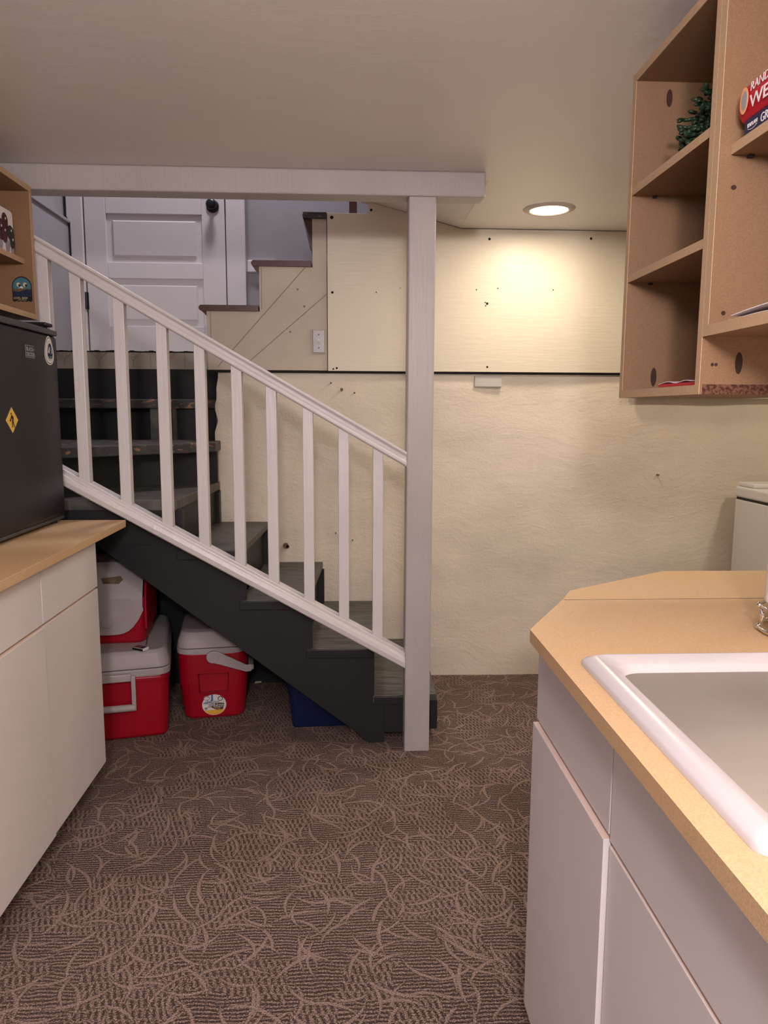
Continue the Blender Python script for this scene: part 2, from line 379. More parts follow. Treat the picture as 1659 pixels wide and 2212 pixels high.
o = struct(MB().box(.594, .725, 3.512, 3.535, 1.414, 1.468).build('trim_4', 'patch', bevel=.005)); 
# small flaws in the plaster
m = MB()
for x, z, r in ((-.30, .66, .014), (-.29, .655, .008), (-.03, .70, .004), (-.06, .72, .003), (.0, .69, .003), (.02, .685, .003), (-.04, .715, .003), (1.5, 1.0, .004), (-.03, 1.40, .007), (-.08, 1.43, .004), (.03, 1.385, .004)):
    m.cyl((x, 3.507, z), r, 0.030, 'y', 9)
m.build('wall_nicks', 'stain', bpy.data.objects['wall_back'])

# beam and post
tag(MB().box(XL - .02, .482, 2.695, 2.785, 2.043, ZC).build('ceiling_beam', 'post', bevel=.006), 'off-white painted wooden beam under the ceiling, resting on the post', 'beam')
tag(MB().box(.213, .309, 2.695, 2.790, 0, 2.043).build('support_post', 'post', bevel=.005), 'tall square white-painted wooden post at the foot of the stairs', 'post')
# sloping soffit of the stair opening, stairwell walls
struct(MB().prism([(.515, ZC), (.06, 2.245), (.06, 2.30), (.515, 2.19)], 'y', 2.79, 3.55).build('trim_5', 'ceiling'))
m = MB(); m.box(XL - .1, 2.75, 2.72, 2.79, ZC + .06, 3.9); struct(m.build('wall_stairwell_front', 'lavender'))
struct(MB().prism([(.098, 2.20), (XR, 2.20), (XR, 3.9), (.098, 3.9)], 'y', 3.532, 3.56).build('wall_stairwell_side', 'lavender'))
struct(box('wall_stairwell_rear', 'lavender', XL - .15, 2.2, 4.26, 4.34, 1.3, 3.95))
struct(box('wall_stairwell_left', 'lavender', XL - .12, XL - .062, 2.72, 4.27, 2.30, 3.95))
struct(box('wall_stairwell_right', 'lavender', 1.6, 1.65, 3.5, 4.27, 1.6, 3.95))
struct(box('ceiling_stairwell', 'ceiling', XL - .15, 2.2, 2.7, 4.3, 3.9, 3.96))
# landing
struct(box('floor_landing', 'tile', XL - .06, -.645, 3.80, 4.26, 1.50, 1.583))
o = bpy.data.objects['floor_landing']
m = MB()
for i in range(5):
    x = -1.40 + i * .168
    m.prism([(x - .001, 1.506), (x + .001, 1.506), (x + .001, 1.545), (x - .001, 1.545)], 'y', 3.7985, 3.801)
    m.prism([(x - .001, 1.545), (x + .001, 1.545), (x + .041, 1.583), (x + .038, 1.583)], 'y', 3.7985, 3.801)
    m.prism([(x - .001, 1.545), (x + .001, 1.545), (x - .038, 1.583), (x - .041, 1.583)], 'y', 3.7985, 3.801)
    m.prism([(x + .083, 1.506), (x + .085, 1.506), (x + .085, 1.583), (x + .083, 1.583)], 'y', 3.7985, 3.801)
    m.tube([(x + .012 * math.cos(t), 3.7985, 1.568 + .010 * math.sin(t)) for t in [k * 2 * PI / 12 for k in range(12)]], .0008, 5, closed=True)
m.build('floor_pattern', 'tileline', o)
box('edge_strip', 'tile', XL - .06, -.70, 3.795, 3.80, 1.500, 1.507, o)
m = MB()
for i in range(40):
    x = XL - .05 + i * .019; m.box(x, x + .020, 3.80, 3.83, 1.583, 1.589 + random.random() * .005)
m.build('carpet_edge', 'black', o)

# door on the landing
DX0, DX1, DY = -1.405, -.662, 4.20
d = struct(MB().box(DX0, DX1, DY + .012, DY + .04, 1.588, 3.62).build('door_1', 'door'))
m = MB(); pans = [1.755 + .335 * i for i in range(5)]; px0, px1, ph = -1.293, -.785, .250
def yz(v): return v
m.box(DX0, px0, DY, DY + .013, 1.588, 3.62); m.box(px1, DX1, DY, DY + .013, 1.588, 3.62)
zz = 1.588
for p in pans: m.box(px0, px1, DY, DY + .013, zz, p); zz = p + ph
m.box(px0, px1, DY, DY + .013, zz, 3.62); m.build('door_frame', 'door', d, bevel=.003)
for p in pans:
    a, b = .030, .038
    r = [[(px0, DY + .013, p), (px1, DY + .013, p), (px1, DY + .013, p + ph), (px0, DY + .013, p + ph)],
         [(px0 + a, DY + .013, p + a), (px1 - a, DY + .013, p + a), (px1 - a, DY + .013, p + ph - a), (px0 + a, DY + .013, p + ph - a)],
         [(px0 + b, DY + .003, p + b), (px1 - b, DY + .003, p + b), (px1 - b, DY + .003, p + ph - b), (px0 + b, DY + .003, p + ph - b)]]
    MB().loft(r).build('door_panel', 'door', d)
k = MB(); k.lathe((0, 0, 0), [(0.001, 0), (.033, 0), (.034, .006), (.030, .008), (.012, .012), (.011, .030), (.022, .034), (.027, .042), (.028, .052), (.024, .060), (.014, .064), (.001, .065)])
for v in k.bm.verts: v.co = Vector((v.co.x, -v.co.z, v.co.y)) + Vector((-.724, DY, 2.385))
kb = k.build('door_knob', 'knob', d, smooth=True); kb['label'] = 'round black door knob'
h = MB().cyl((-1.412, DY - .006, 1.84), .008, .09, 'z', 12); h.box(-1.425, -1.40, DY - .002, DY + .002, 1.84, 1.93); h.build('hinge', 'knob', d)['label'] = 'black door hinge'
box('latch_plate', 'knob', -.664, -.650, DY + .002, DY + .03, 2.36, 2.425, d)
m = MB(); m.prism([(-1.495, 2.32), (-1.495, 3.75), (-.552, 3.75), (-.552, 1.585), (-.655, 1.585), (-.655, 3.64), (-1.412, 3.64), (-1.412, 1.585), (-1.478, 1.585), (-1.478, 2.29)], 'y', DY - .012, 4.262)
struct(m.build('trim_6', 'door', bevel=.004))
struct(box('trim_7', 'black', DX0 - .01, DX1 + .012, DY + .04, 4.262, 1.585, 3.63))
m = MB(); m.box(XL - .06, XL - .028, 2.80, 4.19, 2.285, 2.302); struct(m.build('trim_8', 'lavender', bevel=.002))
struct(box('trim_9', 'door', -.552, -.40, 4.235, 4.262, 2.052, 2.118, bevel=.006))
struct(box('trim_10', 'browntread', .008, .048, 4.235, 4.262, 1.9, 3.4))
struct(box('trim_11', 'lavender', .05, .4, 4.225, 4.262, 1.9, 3.4))
struct(box('trim_12', 'sideboard', -.705, -.655, 3.79, 3.83, 1.486, 1.60, bevel=.003))

# ================================================================== UPPER FLIGHT
t = thing('upper_staircase', 'upper flight of stairs with brown treads and cream side, rising right from the landing', 'stairs', (-.40, 3.6, 1.485))
sb = MB().prism([(-.645, 1.486), (-.645, 1.750), (-.404, 1.750), (-.404, 1.949), (-.161, 1.949), (-.161, 2.163), (-.096, 2.163), (-.096, 1.486)], 'y', 3.508, 3.532).build('side_board', 'sideboard', t, bevel=.001)
m = MB()
for (xa, za), (xb, zb) in (((-.60, 1.50), (-.165, 1.98)), ((-.50, 1.487), (-.098, 1.83))):
    dx, dz = xb - xa, zb - za; l = math.hypot(dx, dz); ux, uz = -dz / l * .0016, dx / l * .0016
    m.prism([(xa - ux, za - uz), (xb - ux, zb - uz), (xb + ux, zb + uz), (xa + ux, za + uz)], 'y', 3.5072, 3.509)
for x, z in ((-.2, 1.775), (-.265, 1.66), (-.23, 1.85)): m.cyl((x, 3.5072, z), .005, .002, 'y', 8)
m.build('board_seam', 'seamline', sb)
box('corner_seam', 'stain', -.628, -.6265, 3.507, 3.509, 1.60, 1.748, sb); box('corner_seam', 'stain', -.394, -.3925, 3.507, 3.509, 1.76, 1.945, sb)
def nosed(x0, x1, z0, z1):
    r = (z1 - z0) / 2; c = (z0 + z1) / 2
    return [(x1, z0), (x1, z1)] + [(x0 + r - r * math.sin(a), c + r * math.cos(a)) for a in [i * PI / 8 for i in range(9)]]
MB().prism(nosed(-.678, -.408, 1.750, 1.776), 'y', 3.495, 4.235).build('tread', 'browntread', t)
MB().prism(nosed(-.438, -.166, 1.949, 1.975), 'y', 3.495, 4.235).build('tread', 'browntread', t)
MB().prism(nosed(-.205, .09, 2.163, 2.187), 'y', 3.510, 4.235).build('tread', 'browntread', t)
box('tread_end', 'nosing', -.202, -.096, 3.494, 3.510, 2.160, 2.188, t, .003)
for x, za, zb in ((-.645, 1.585, 1.75), (-.404, 1.776, 1.949), (-.161, 1.975, 2.163)):
    box('riser', 'sideboard', x, x + .018, 3.532, 4.235, za, zb, t)
MB().prism([(-.202, 2.165), (-.150, 2.165), (-.150, 2.01)], 'y', 3.512, 4.2).build('nosing_bracket', 'browntread', t)
MB().prism([(-.668, 1.752), (-.645, 1.752), (-.645, 1.728)], 'y', 3.505, 4.2).build('cove_moulding', 'browntread', t)
MB().prism([(-.432, 1.951), (-.404, 1.951), (-.404, 1.915)], 'y', 3.505, 4.2).build('cove_moulding', 'browntread', t)

# light switch
t = thing('light_switch', 'single toggle light switch on the cream stair side board', 'light switch', (-.134, 3.508, 1.562))
box('back_plate', 'sideboard', -.170, -.100, 3.503, 3.508, 1.560, 1.675, t, .001)
cp = MB().box(-.163, -.106, 3.496, 3.503, 1.565, 1.670).build('cover_plate', 'switch', t, bevel=.003)
MB().prism([(3.496, 1.606), (3.496, 1.627), (3.484, 1.629), (3.486, 1.618)], 'x', -.139, -.130).build('toggle', 'white', t)
for z in (1.648, 1.588): MB().cyl((-.1345, 3.4945, z), .003, .002, 'y', 12).build('screw', 'ink', t)

# ================================================================== MAIN STAIRCASE
RISE = [.194, .387, .581, .777, .970, 1.160, 1.352]
NF = [.345, .100, -.158, -.410, -.640]; SK = .035
t = thing('staircase', 'charcoal-painted wooden stairs with worn treads rising to the left', 'stairs', (-.35, 3.1, 0))
YS0, YS1 = 2.782, 2.820
pts = [(.140, 0), (.078, 0), (.048, .030), (-1.38, 1.135), (-1.38, .940), (-.625, .940), (-.625, .747), (-.395, .747), (-.395, .551), (-.145, .551), (-.145, .357), (.092, .357), (.092, .045), (.140, .045)]
pts = [(.140, 0), (.078, 0), (.048, .030), (-.93, .787), (-1.38, .787), (-1.38, .930), (-.640, .930), (-.640, .777), (-.410, .777), (-.410, .581), (-.158, .581), (-.158, .387), (.100, .387), (.100, .194), (.140, .194)]
# side stringer (full zigzag up to the tread undersides)
pts = [(.140, 0), (.078, 0), (.048, .030), (-.93, .787), (-1.40, 1.14), (-1.40, .935)]
pts = [(.140, .0), (.078, .0), (.048, .030), (-.93, .787), (-1.115, .930), (-.622, .930), (-.622, .748), (-.392, .748), (-.392, .552), (-.140, .552), (-.140, .358), (.100, .358), (.100, .165), (.140, .165)]
MB().prism(pts, 'y', YS0, YS1).build('stringer', 'char', t, bevel=.001)
MB().prism([(-.60, .53), (-.60, .80), (-1.40, .93), (-1.40, .80), (-.93, .787)], 'y', YS1 - .002, YS1 + .02).build('stringer_backing', 'char', t)
MB().prism([(.15, .0), (.06, .0), (-.93, .76), (-1.2, .93), (-.60, .93), (-.60, .745), (-.368, .745), (-.368, .549), (-.116, .549), (-.116, .355), (.13, .355), (.13, .162), (.15, .162)], 'y', 3.47, 3.50).build('wall_stringer', 'char', t)
box('platform_front', 'char', -1.40, -.66, 2.775, 2.80, .80, .930, t)
for k in range(4):
    zt = RISE[k]; x0f = NF[k]; xb = NF[k + 1] + .015
    pl = [(x0f, 2.776), (x0f + SK, 3.512), (xb + SK - .04, 3.512), (xb - .02, 2.776)]
    if k == 0: pl = [(x0f, 2.795), (x0f + .018, 3.512), (xb + SK - .04, 3.512), (xb - .02, 2.776), (.20, 2.776), (.205, 2.795)]
    MB().prism(pl, 'z', zt - .030, zt).build('tread', 'tread', t, bevel=.004)
    m = MB(); zl = (RISE[k - 1] if k else .045); xr = x0f - .022
    m.prism([(xr, 2.80 if k else 2.80), (xr + SK, 3.51), (xr + SK - .02, 3.51), (xr - .02, 2.80 if k else 2.80)], 'z', zl, zt - .03); m.build('riser', 'char', t)
    if k: box('tread_end', 'char', NF[k + 1] - .004, NF[k] - .001, 2.768, 2.783, zt - .034, zt - .001, t, .002)
box('tread_end', 'char', .100, .214, 2.768, 2.783, .162, .193, t, .002)
box('tread_gap_block', 'char', .140, .216, 2.775, 2.82, .045, .165, t)
box('lower_block', 'char', .31, .352, 2.80, 3.49, .045, .165, t, .002)
MB().prism([(.13, .0), (-1.44, 0), (-1.44, .92), (-.60, .92), (-.60, .740), (-.372, .740), (-.372, .545), (-.12, .545), (-.12, .35), (.125, .35), (.125, .16), (.13, .16)], 'y', 3.455, 3.468).build('understair_shade_board', 'char', t)  # dark sheet added to paint the darkness under the stairs
box('end_board', 'char', -1.445, -1.44, 2.83, 3.46, 0, .92, t)
# riser of the platform step, platform (first winder), second winder, third step
m = MB(); m.prism([(-.660, 2.80), (-.615, 3.51), (-.635, 3.51), (-.68, 2.80)], 'z', .777, .94); m.build('riser', 'char', t)
MB().prism([(-1.44, 2.768), (-.640, 2.768), (-.604, 3.512), (-1.44, 3.512)], 'z', .930, .970).build('platform', 'tread', t, bevel=.004)
MB().prism([(-1.44, 2.90), (-1.14, 2.92), (-.96, 3.28), (-.60, 3.43), (-.60, 3.45), (-1.0, 3.45), (-1.44, 2.95)], 'z', .970, 1.118).build('riser', 'char', t)
MB().prism([(-1.44, 2.80), (-1.10, 2.82), (-.80, 3.11), (-.588, 3.33), (-.598, 3.52), (-.64, 3.80), (-1.44, 3.80)], 'z', 1.118, 1.160).build('tread', 'nosing', t, bevel=.004)
MB().prism([(-1.44, 3.585), (-.630, 3.60), (-.628, 3.80), (-1.44, 3.80)], 'z', 1.308, 1.352).build('tread', 'nosing', t, bevel=.005)
box('riser', 'char', -.87, -.640, 3.63, 3.65, 1.160, 1.308, t)
box('riser', 'char', -1.44, -.955, 3.74, 3.76, 1.160, 1.308, t)
box('stud', 'tread', -.945, -.900, 3.62, 3.66, 1.160, 1.308, t)
box('stud', 'tread', -.838, -.818, 3.61, 3.63, 1.160, 1.308, t)
box('riser', 'char', -1.44, -.642, 3.745, 3.80, 1.352, 1.500, t, .002)

# ================================================================== RAILING
t = thing('stair_railing', 'white-painted wooden stair railing with square balusters, fixed to the post', 'railing', (-.43, 2.72, .36))
def railing(name, z0, z1, prof, xa=-1.30, xb=.2135):
    # prof: outline in (y, dz); the rail runs straight from xa to xb
    s = (z1 - z0) / (.2135 + 1.07); rings = [[(x, y, z0 + (x + 1.07) * s + dz) for y, dz in prof] for x in (xa, xb)]
    return MB().loft(rings).build(name, 'rail', t, bevel=.0025)
railing('handrail', 1.891, 1.153, [(2.690, 0), (2.690, -.010), (2.699, -.018), (2.699, -.030), (2.693, -.038), (2.693, -.050), (2.700, -.056), (2.760, -.056), (2.760, 0)])
railing('bottom_rail', 1.058, .334, [(2.703, .060), (2.703, .044), (2.694, .040), (2.690, .022), (2.693, .002), (2.703, -.004), (2.760, -.004), (2.760, .060)])
sT = (1.153 - 1.891) / 1.2835; sB = (.334 - 1.058) / 1.2835
bx = [-1.2, -1.076, -.968, -.823, -.678, -.547, -.418, -.296, -.165, -.036, .090]
for i, x in enumerate(bx):
    wd = .038; zt = lambda X: 1.891 - .050 + (X + 1.07) * sT; zb = lambda X: 1.058 + .052 + (X + 1.07) * sB
    m = MB(); lean = 0.0
    pr = [(x, zb(x)), (x + wd, zb(x + wd)), (x + wd, zt(x + wd)), (x, zt(x))]
    m.prism(pr, 'y', 2.706, 2.744); m.build('baluster', 'rail', t, bevel=.002)

# ================================================================== LEFT CABINETS
def base_unit(tt, side, y0, y1, xf, xb, proud=0.0, dz=.718, ztop=.885, bot=.108):
    s = 1 if side == 'L' else -1   # L: front faces +x
    a, b = sorted((xf - s * .018, xb)); 
    bd = MB(); bd.box(a, b, y0, y0 + .016, bot, ztop); bd.box(a, b, y1 - .016, y1, bot, ztop); bd.box(a, b, y0 + .016, y1 - .016, bot, bot + .016)
    bi = (xb, xb + s * .012); bd.box(min(bi), max(bi), y0 + .016, y1 - .016, bot + .016, ztop)
    fi = (xf - s * .018, xf - s * .034); bd.box(min(fi), max(fi), y0 + .016, y1 - .016, dz - .03, ztop)
    bd.build('body', 'carcass', tt)
    for nm, z0, z1 in (('door', bot, dz - .004), ('drawer_front', dz + .004, ztop - .004)):
        p = proud if nm == 'door' else 0
        a, b = sorted((xf - s * .017, xf + s * p))
        o = MB().box(a, b, y0 + .0015, y1 - .0015, z0, z1).build(nm, 'lam', tt, bevel=.0008)
        MB().box(a + .001, b - .001, y0 + .003, y1 - .003, z1 - .0005, z1 + .0006).build('edge_band', 'lamedge', o)
    a, b = sorted((xf - s * .075, xf - s * .09)); MB().box(a, b, y0, y1, 0, bot).build('toe_kick', 'dark', tt)
names = ['white base cabinet with drawer, at the far end of the left counter by the stairs', 'white base cabinet with drawer under the left counter, second from the stairs', 'white base cabinet under the left counter, nearest the camera']
for i, (y0, y1, pr) in enumerate(((1.998, 2.441, 0), (1.553, 1.996, .004))):
    tt = thing('base_cabinet', names[i], 'cabinet', (-1.1, (y0 + y1) / 2, 0)); base_unit(tt, 'L', y0, y1, -.830, XL + .03, pr)
tag(MB().box(XL + .01 - .045, -.797, 1.50, 2.668, .885, .910).build('countertop', 'mdf', bevel=.0012), 'tan fibreboard countertop on the left, under the black mini fridge', 'countertop')

def wall_cabinet(label, side, xf, xb, y0, y1, z0, z1, shelves, th=.018, rec=.0, far=True, near=True, lowcut=None):
    s = 1 if side == 'L' else -1
    t = thing('wall_cabinet', label, 'cabinet', ((xf + xb) / 2, (y0 + y1) / 2, z0)); a, b = sorted((xf, xb))
    a2, b2 = sorted((xf - s * .0015, xb))
    def pan(nm, *bb):
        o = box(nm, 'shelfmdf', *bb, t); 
        return o
    def edge(o, y0, y1, z0, z1, r=0):
        q0, q1 = sorted((xf - s * (r + .001), xf - s * (r - .0006))); box('cut_edge', 'shelfedge', q0, q1, y0, y1, z0, z1, o)
    o = pan('side_panel', a2, b2, y1 - th, y1, z0, z1); edge(o, y1 - th, y1, z0, z1)
    o = pan('side_panel', a2, b2, y0, y0 + th, z0, z1); edge(o, y0, y0 + th, z0, z1)
    o = pan('top_panel', a2, b2, y0 + th, y1 - th, z1 - th, z1); edge(o, y0 + th, y1 - th, z1 - th, z1)
    o = pan('bottom_panel', a2, b2, y0 + th, y1 - th, z0, z0 + th); edge(o, y0 + th, y1 - th, z0, z0 + th)
    q0, q1 = sorted((xb, xb + s * .006)); pan('back_panel', q0, q1, y0 + th, y1 - th, z0 + th, z1 - th)
    for z, r in shelves:
        q0, q1 = sorted((xf - s * (r + .001), xb + s * .006)); o = pan('shelf', q0, q1, y0 + th + .001, y1 - th - .001, z, z + .017); edge(o, y0 + th + .001, y1 - th - .001, z, z + .017, r)
    return t
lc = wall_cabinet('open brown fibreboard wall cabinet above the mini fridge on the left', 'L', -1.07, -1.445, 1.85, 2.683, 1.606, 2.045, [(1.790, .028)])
# sticker on the far side panel of the left wall cabinet
f = Flat((-1.111, 2.6648, 1.705), (1, 0, 0), (0, 0, 1), lc)
def arch(w, zb, zt, n=16):
    pts = [(-w, zb)]
    nb = 5
    for i in range(nb):
        a = -w + 2 * w * i / nb; b2 = 2 * w / nb
        for k in range(1, 7): pts.append((a + b2 * k / 6, zb - .0035 * math.sin(PI * k / 6)))
    pts += [(w * math.cos(a), zt + w * math.sin(a) * 1.05) for a in [PI * i / n for i in range(n + 1)]]
    return pts
st = f.poly('sticker', 'ink', arch(.033, -.036, .010), 0); st['label'] = 'dark ghost-shaped sticker with blue sky, eyes and lettering'
f2 = Flat(f.o, f.u, f.v, st); f2.p = st
f2.poly('sky', 'teal', [(-.030, .000)] + [(.030, .000)] + [(.030 * math.cos(a), .010 + .031 * math.sin(a)) for a in [PI * i / 16 for i in range(17)]], .0006)
f2.poly('hill', 'olive', [(-.030, .006), (-.018, .002), (-.004, .008), (.006, .006), (.016, .004), (.030, .004), (.030, -.010), (-.030, -.010)], .0012)
f2.poly('wave', 'navy', [(-.030, -.003), (-.016, -.006), (-.004, -.005), (.014, .002), (.030, .001), (.030, -.022), (-.030, -.022)], .0018)
for a in (-.011, .011):
    f2.ell('eye', 'cream', a, .017, .0065, .0075, .0018); f2.ell('pupil', 'ink', a + .004, .0145, .0035, .0042, .0024)
f2.poly('snow_peak', 'white', [(-.012, .004), (-.002, .012), (.001, .011), (.010, .004), (.004, .007), (.001, .003), (-.002, .007)], .0024)
f2.text('LEVEL BEER', 'cream', -.029, -.030, .0092, .0018, 1.02)
f2.text('PORTLAND, OR', 'cream', -.016, -.035, .0042, .0018, 1.0)

# picture card with dark cherries on the left shelf
t = thing('picture_card', 'white card printed with dark shiny cherries, standing on the shelf above the fridge', 'card', (-1.125, 2.55, 1.808))
MB().prism([(2.38, 1.808), (2.645, 1.808), (2.645, 1.942), (2.640, 1.950), (2.630, 1.953), (2.38, 1.953)], 'x', -1.150, -1.120).build('card', 'white', t, bevel=.002)
f = Flat((-1.120, 2.56, 1.808), (0, 1, 0), (0, 0, 1), t)
for i, (a, b, ra, rb, mt) in enumerate(((-.035, .100, .022, .030, 'cherryb'), (-.01, .07, .024, .034, 'cherry'), (.020, .102, .021, .026, 'cherry'), (.012, .062, .020, .030, 'cherry'), (.055, .072, .024, .024, 'cherryb'), (.062, .045, .016, .022, 'cherryb'), (-.06, .07, .025, .03, 'cherry'))):
    o = f.ell('printed_cherry', mt, a, b, ra, rb, .0004 + i * .0007)
    g2 = Flat(f.o, f.u, f.v, o); g2.ell('highlight', 'white', a + .004, b + rb * .35, .003, .004, .0012 + i * .0007)
f.ell('printed_shadow', 'lilac', .035, .025, .016, .020, .0002); f.ell('printed_shadow', 'lilac', -.015, .025, .014, .018, .0002); f.ell('printed_shadow', 'lilac', .07, .016, .012, .012, .0002)

# ================================================================== MINI FRIDGE
FX = -.995
t = thing('mini_fridge', 'black mini fridge with stickers standing on the left countertop', 'fridge', (-1.2, 2.38, .910))
MB().box(-1.42, FX - .062, 2.125, 2.640, .930, 1.562).build('body', 'fridge', t, bevel=.01)
MB().box(FX - .055, FX, 2.122, 2.643, .932, 1.548).build('door', 'fridge', t, bevel=.014, seg=4)
box('door_top_trim', 'fridgetrim', FX - .058, FX + .001, 2.122, 2.645, 1.548, 1.566, t, .004)
box('top_cover', 'fridgetrim', -1.40, FX - .02, 2.14, 2.60, 1.562, 1.574, t, .004)
MB().box(FX - .12, FX - .012, 2.585, 2.645, 1.578, 1.590).build('hinge_cover', 'fridge', t, bevel=.004)
MB().cyl((FX - .03, 2.628, 1.56), .005, .025, 'z', 12).build('hinge_pin', 'knob', t)
box('base_trim', 'fridgetrim', FX - .055, FX - .004, 2.13, 2.637, .922, .934, t, .004)
for x, y in ((FX - .03, 2.16), (FX - .03, 2.60), (-1.38, 2.16), (-1.38, 2.60)): MB().cyl((x, y, .910), .014, .022, 'z', 14).build('foot', 'knob', t)
f = Flat((FX, 2.417, 1.4800), (0, 1, 0), (0, 0, 1), t)
def rrect(w, h, r, n=5):
    p = []
    for cx, cy, a0 in ((w - r, h - r, 0), (-w + r, h - r, PI / 2), (-w + r, -h + r, PI), (w - r, -h + r, 1.5 * PI)):
        p += [(cx + r * math.cos(a0 + PI / 2 * k / n), cy + r * math.sin(a0 + PI / 2 * k / n)) for k in range(n + 1)]
    return p
bp = f.poly('brand_plate', 'grey', rrect(.033, .019, .003), 0); f3 = Flat(f.o, f.u, f.v, bp)
f3.poly('plate_face', 'ink', rrect(.0312, .0172, .002), .0006)
f3.text('BLACK+', 'grey', -.029, .0015, .0175, .0012, .92, bold=.0004); f3.text('DECKER', 'grey', -.029, -.0145, .0175, .0012, .92, bold=.0004)
# trail badge
def badge(r, sy=1.0):
    out = []
    for k in range(48):
        a = PI / 2 + 2 * PI * k / 48; rr = r * (1 + .20 * max(0, math.cos((a - PI / 2))) ** 6 + .05 * math.cos(3 * (a - PI / 2)))
        out.append((rr * math.cos(a) * .88, rr * math.sin(a) * sy - r * .06))
    return out
f = Flat((FX, 2.568, 1.4915), (0, 1, 0), (0, 0, 1), t)
bd = f.poly('badge_sticker', 'white', badge(.043), 0); bd['label'] = 'white rounded badge sticker with a pine tree and mountain'; f4 = Flat(f.o, f.u, f.v, bd)
f4.poly('ring', 'ink', badge(.0395), .0006); f4.poly('ring', 'white', badge(.0375), .0012); f4.poly('ring', 'grey', badge(.029), .0018); f4.poly('ring', 'white', badge(.0275), .0024); f4.poly('centre', 'navy', badge(.0235), .003)
f4.poly('mountain', 'white', [(-.018, -.004), (-.006, .016), (0, .010), (.006, .017), (.018, -.004), (.006, -.006), (-.006, -.006)], .0036)
f4.poly('tree', 'navy', [(-.008, -.014), (-.005, -.004), (-.008, -.004), (-.004, .007), (-.006, .007), (0, .024), (.006, .007), (.004, .007), (.008, -.004), (.005, -.004), (.008, -.014)], .0049)
f4.ell('river', 'teal', 0, -.017, .014, .006, .0049)
# hiker diamond
f = Flat((FX, 2.262, 1.269), (0, 1, 0), (0, 0, 1), t)
dm = f.poly('diamond_sticker', 'cream', [(0, .038), (.041, 0), (0, -.038), (-.041, 0)], 0); dm['label'] = 'yellow diamond sticker with a walking hiker'; f5 = Flat(f.o, f.u, f.v, dm)
f5.poly('face', 'yellow', [(0, .0345), (.0375, 0), (0, -.0345), (-.0375, 0)], .0006)
f5.ell('hiker_head', 'ink', -.006, .0185, .0035, .0035, .0012)
f5.poly('hiker_body', 'ink', [(-.007, .014), (-.001, .015), (.006, .010), (.009, .004), (.006, -.002), (.008, -.008), (.014, -.022), (.010, -.022), (.003, -.010), (.000, -.010), (-.001, -.022), (-.005, -.022), (-.004, -.008), (-.002, .002), (-.005, .006), (-.012, .000), (-.014, .002)], .0012)
f5.poly('hiker_bundle', 'ink', [(-.018, .002), (-.011, .004), (-.010, -.003), (-.017, -.004)], .0018)

# ================================================================== COOLERS
def taper_box(cx, cy, z0, z1, wx, wy, tx, ty, r, n=6, zs=None):
    rings = []
    steps = [(0, .90, .92), (.03, .985, .985), (1, 1, 1)]
    for tt, kx, ky in steps:
        z = z0 + (z1 - z0) * tt; a = (wx + (tx - wx) * tt) / 2 * kx; b = (wy + (ty - wy) * tt) / 2 * ky; ring = []
        for sx, sy, a0 in ((1, 1, 0), (-1, 1, PI / 2), (-1, -1, PI), (1, -1, 1.5 * PI)):
            ring += [(cx + sx * (a - r) + r * math.cos(a0 + PI / 2 * k / n), cy + sy * (b - r) + r * math.sin(a0 + PI / 2 * k / n), z) for k in range(n + 1)]
        rings.append(ring)
    return rings
def shell(rings): return MB().loft(rings)
def ringz(w, d, z, r, cy=0, n=6):
    out = []; a, b = w / 2, d / 2
    for sx, sy, a0 in ((1, 1, 0), (-1, 1, PI / 2), (-1, -1, PI), (1, -1, 1.5 * PI)):
        out += [(sx * (a - r) + r * math.cos(a0 + PI / 2 * k / n), cy + sy * (b - r) + r * math.sin(a0 + PI / 2 * k / n), z) for k in range(n + 1)]
    return out
# A: large chest cooler, local frame: front face at y=-L/2
ang = math.radians(12.5)
def front_place(px, py, W, L, a):   # world position of centre from front-right bottom corner
    c, s = math.cos(a), math.sin(a); return (px - c * W / 2 - s * L / 2, py - s * W / 2 + c * L / 2)
W, L = .41, .56; X, Y = front_place(-.712, 2.868, W, L, ang)
cA = thing('large_cooler', 'large red chest cooler with white lid and white drop handle on the carpet', 'cooler', (X, Y, 0), ang)
shell([ringz(.37, .51, 0, .03), ringz(.385, .53, .012, .04), ringz(.405, .555, .262, .045)]).build('body', 'red', cA, local=True, smooth=False, bevel=.004)
shell([ringz(.412, .562, .240, .048), ringz(.412, .562, .256, .048)]).build('body_rib', 'red', cA, local=True, bevel=.003)
shell([ringz(.418, .568, .262, .05), ringz(.420, .570, .290, .05)]).build('rim', 'coolwhite', cA, local=True, bevel=.003)
shell([ringz(.418, .568, .293, .05), ringz(.415, .565, .305, .05), ringz(.395, .545, .350, .05), ringz(.375, .525, .362, .045)]).build('lid', 'coolwhite', cA, local=True, bevel=.004)
m = MB(); m.box(.115, .121, -.20, .20, .3615, .3628); m.build('lid_seam', 'stain', cA, local=True)
hd = MB(); fy = -L / 2 - .012
hd.box(-.062, .062, fy - .014, fy + .006, .252, .282); hh = hd.build('handle_bracket', 'coolwhite', cA, local=True, bevel=.004)
hd = MB(); hd.box(-.078, -.062, fy - .020, fy - .004, .135, .275); hd.box(.062, .078, fy - .020, fy - .004, .135, .275)
hd.tube([(-.075, fy - .013, .146), (.075, fy - .013, .146)], .0135, 14); hd.build('handle', 'coolwhite', cA, local=True, bevel=.002)
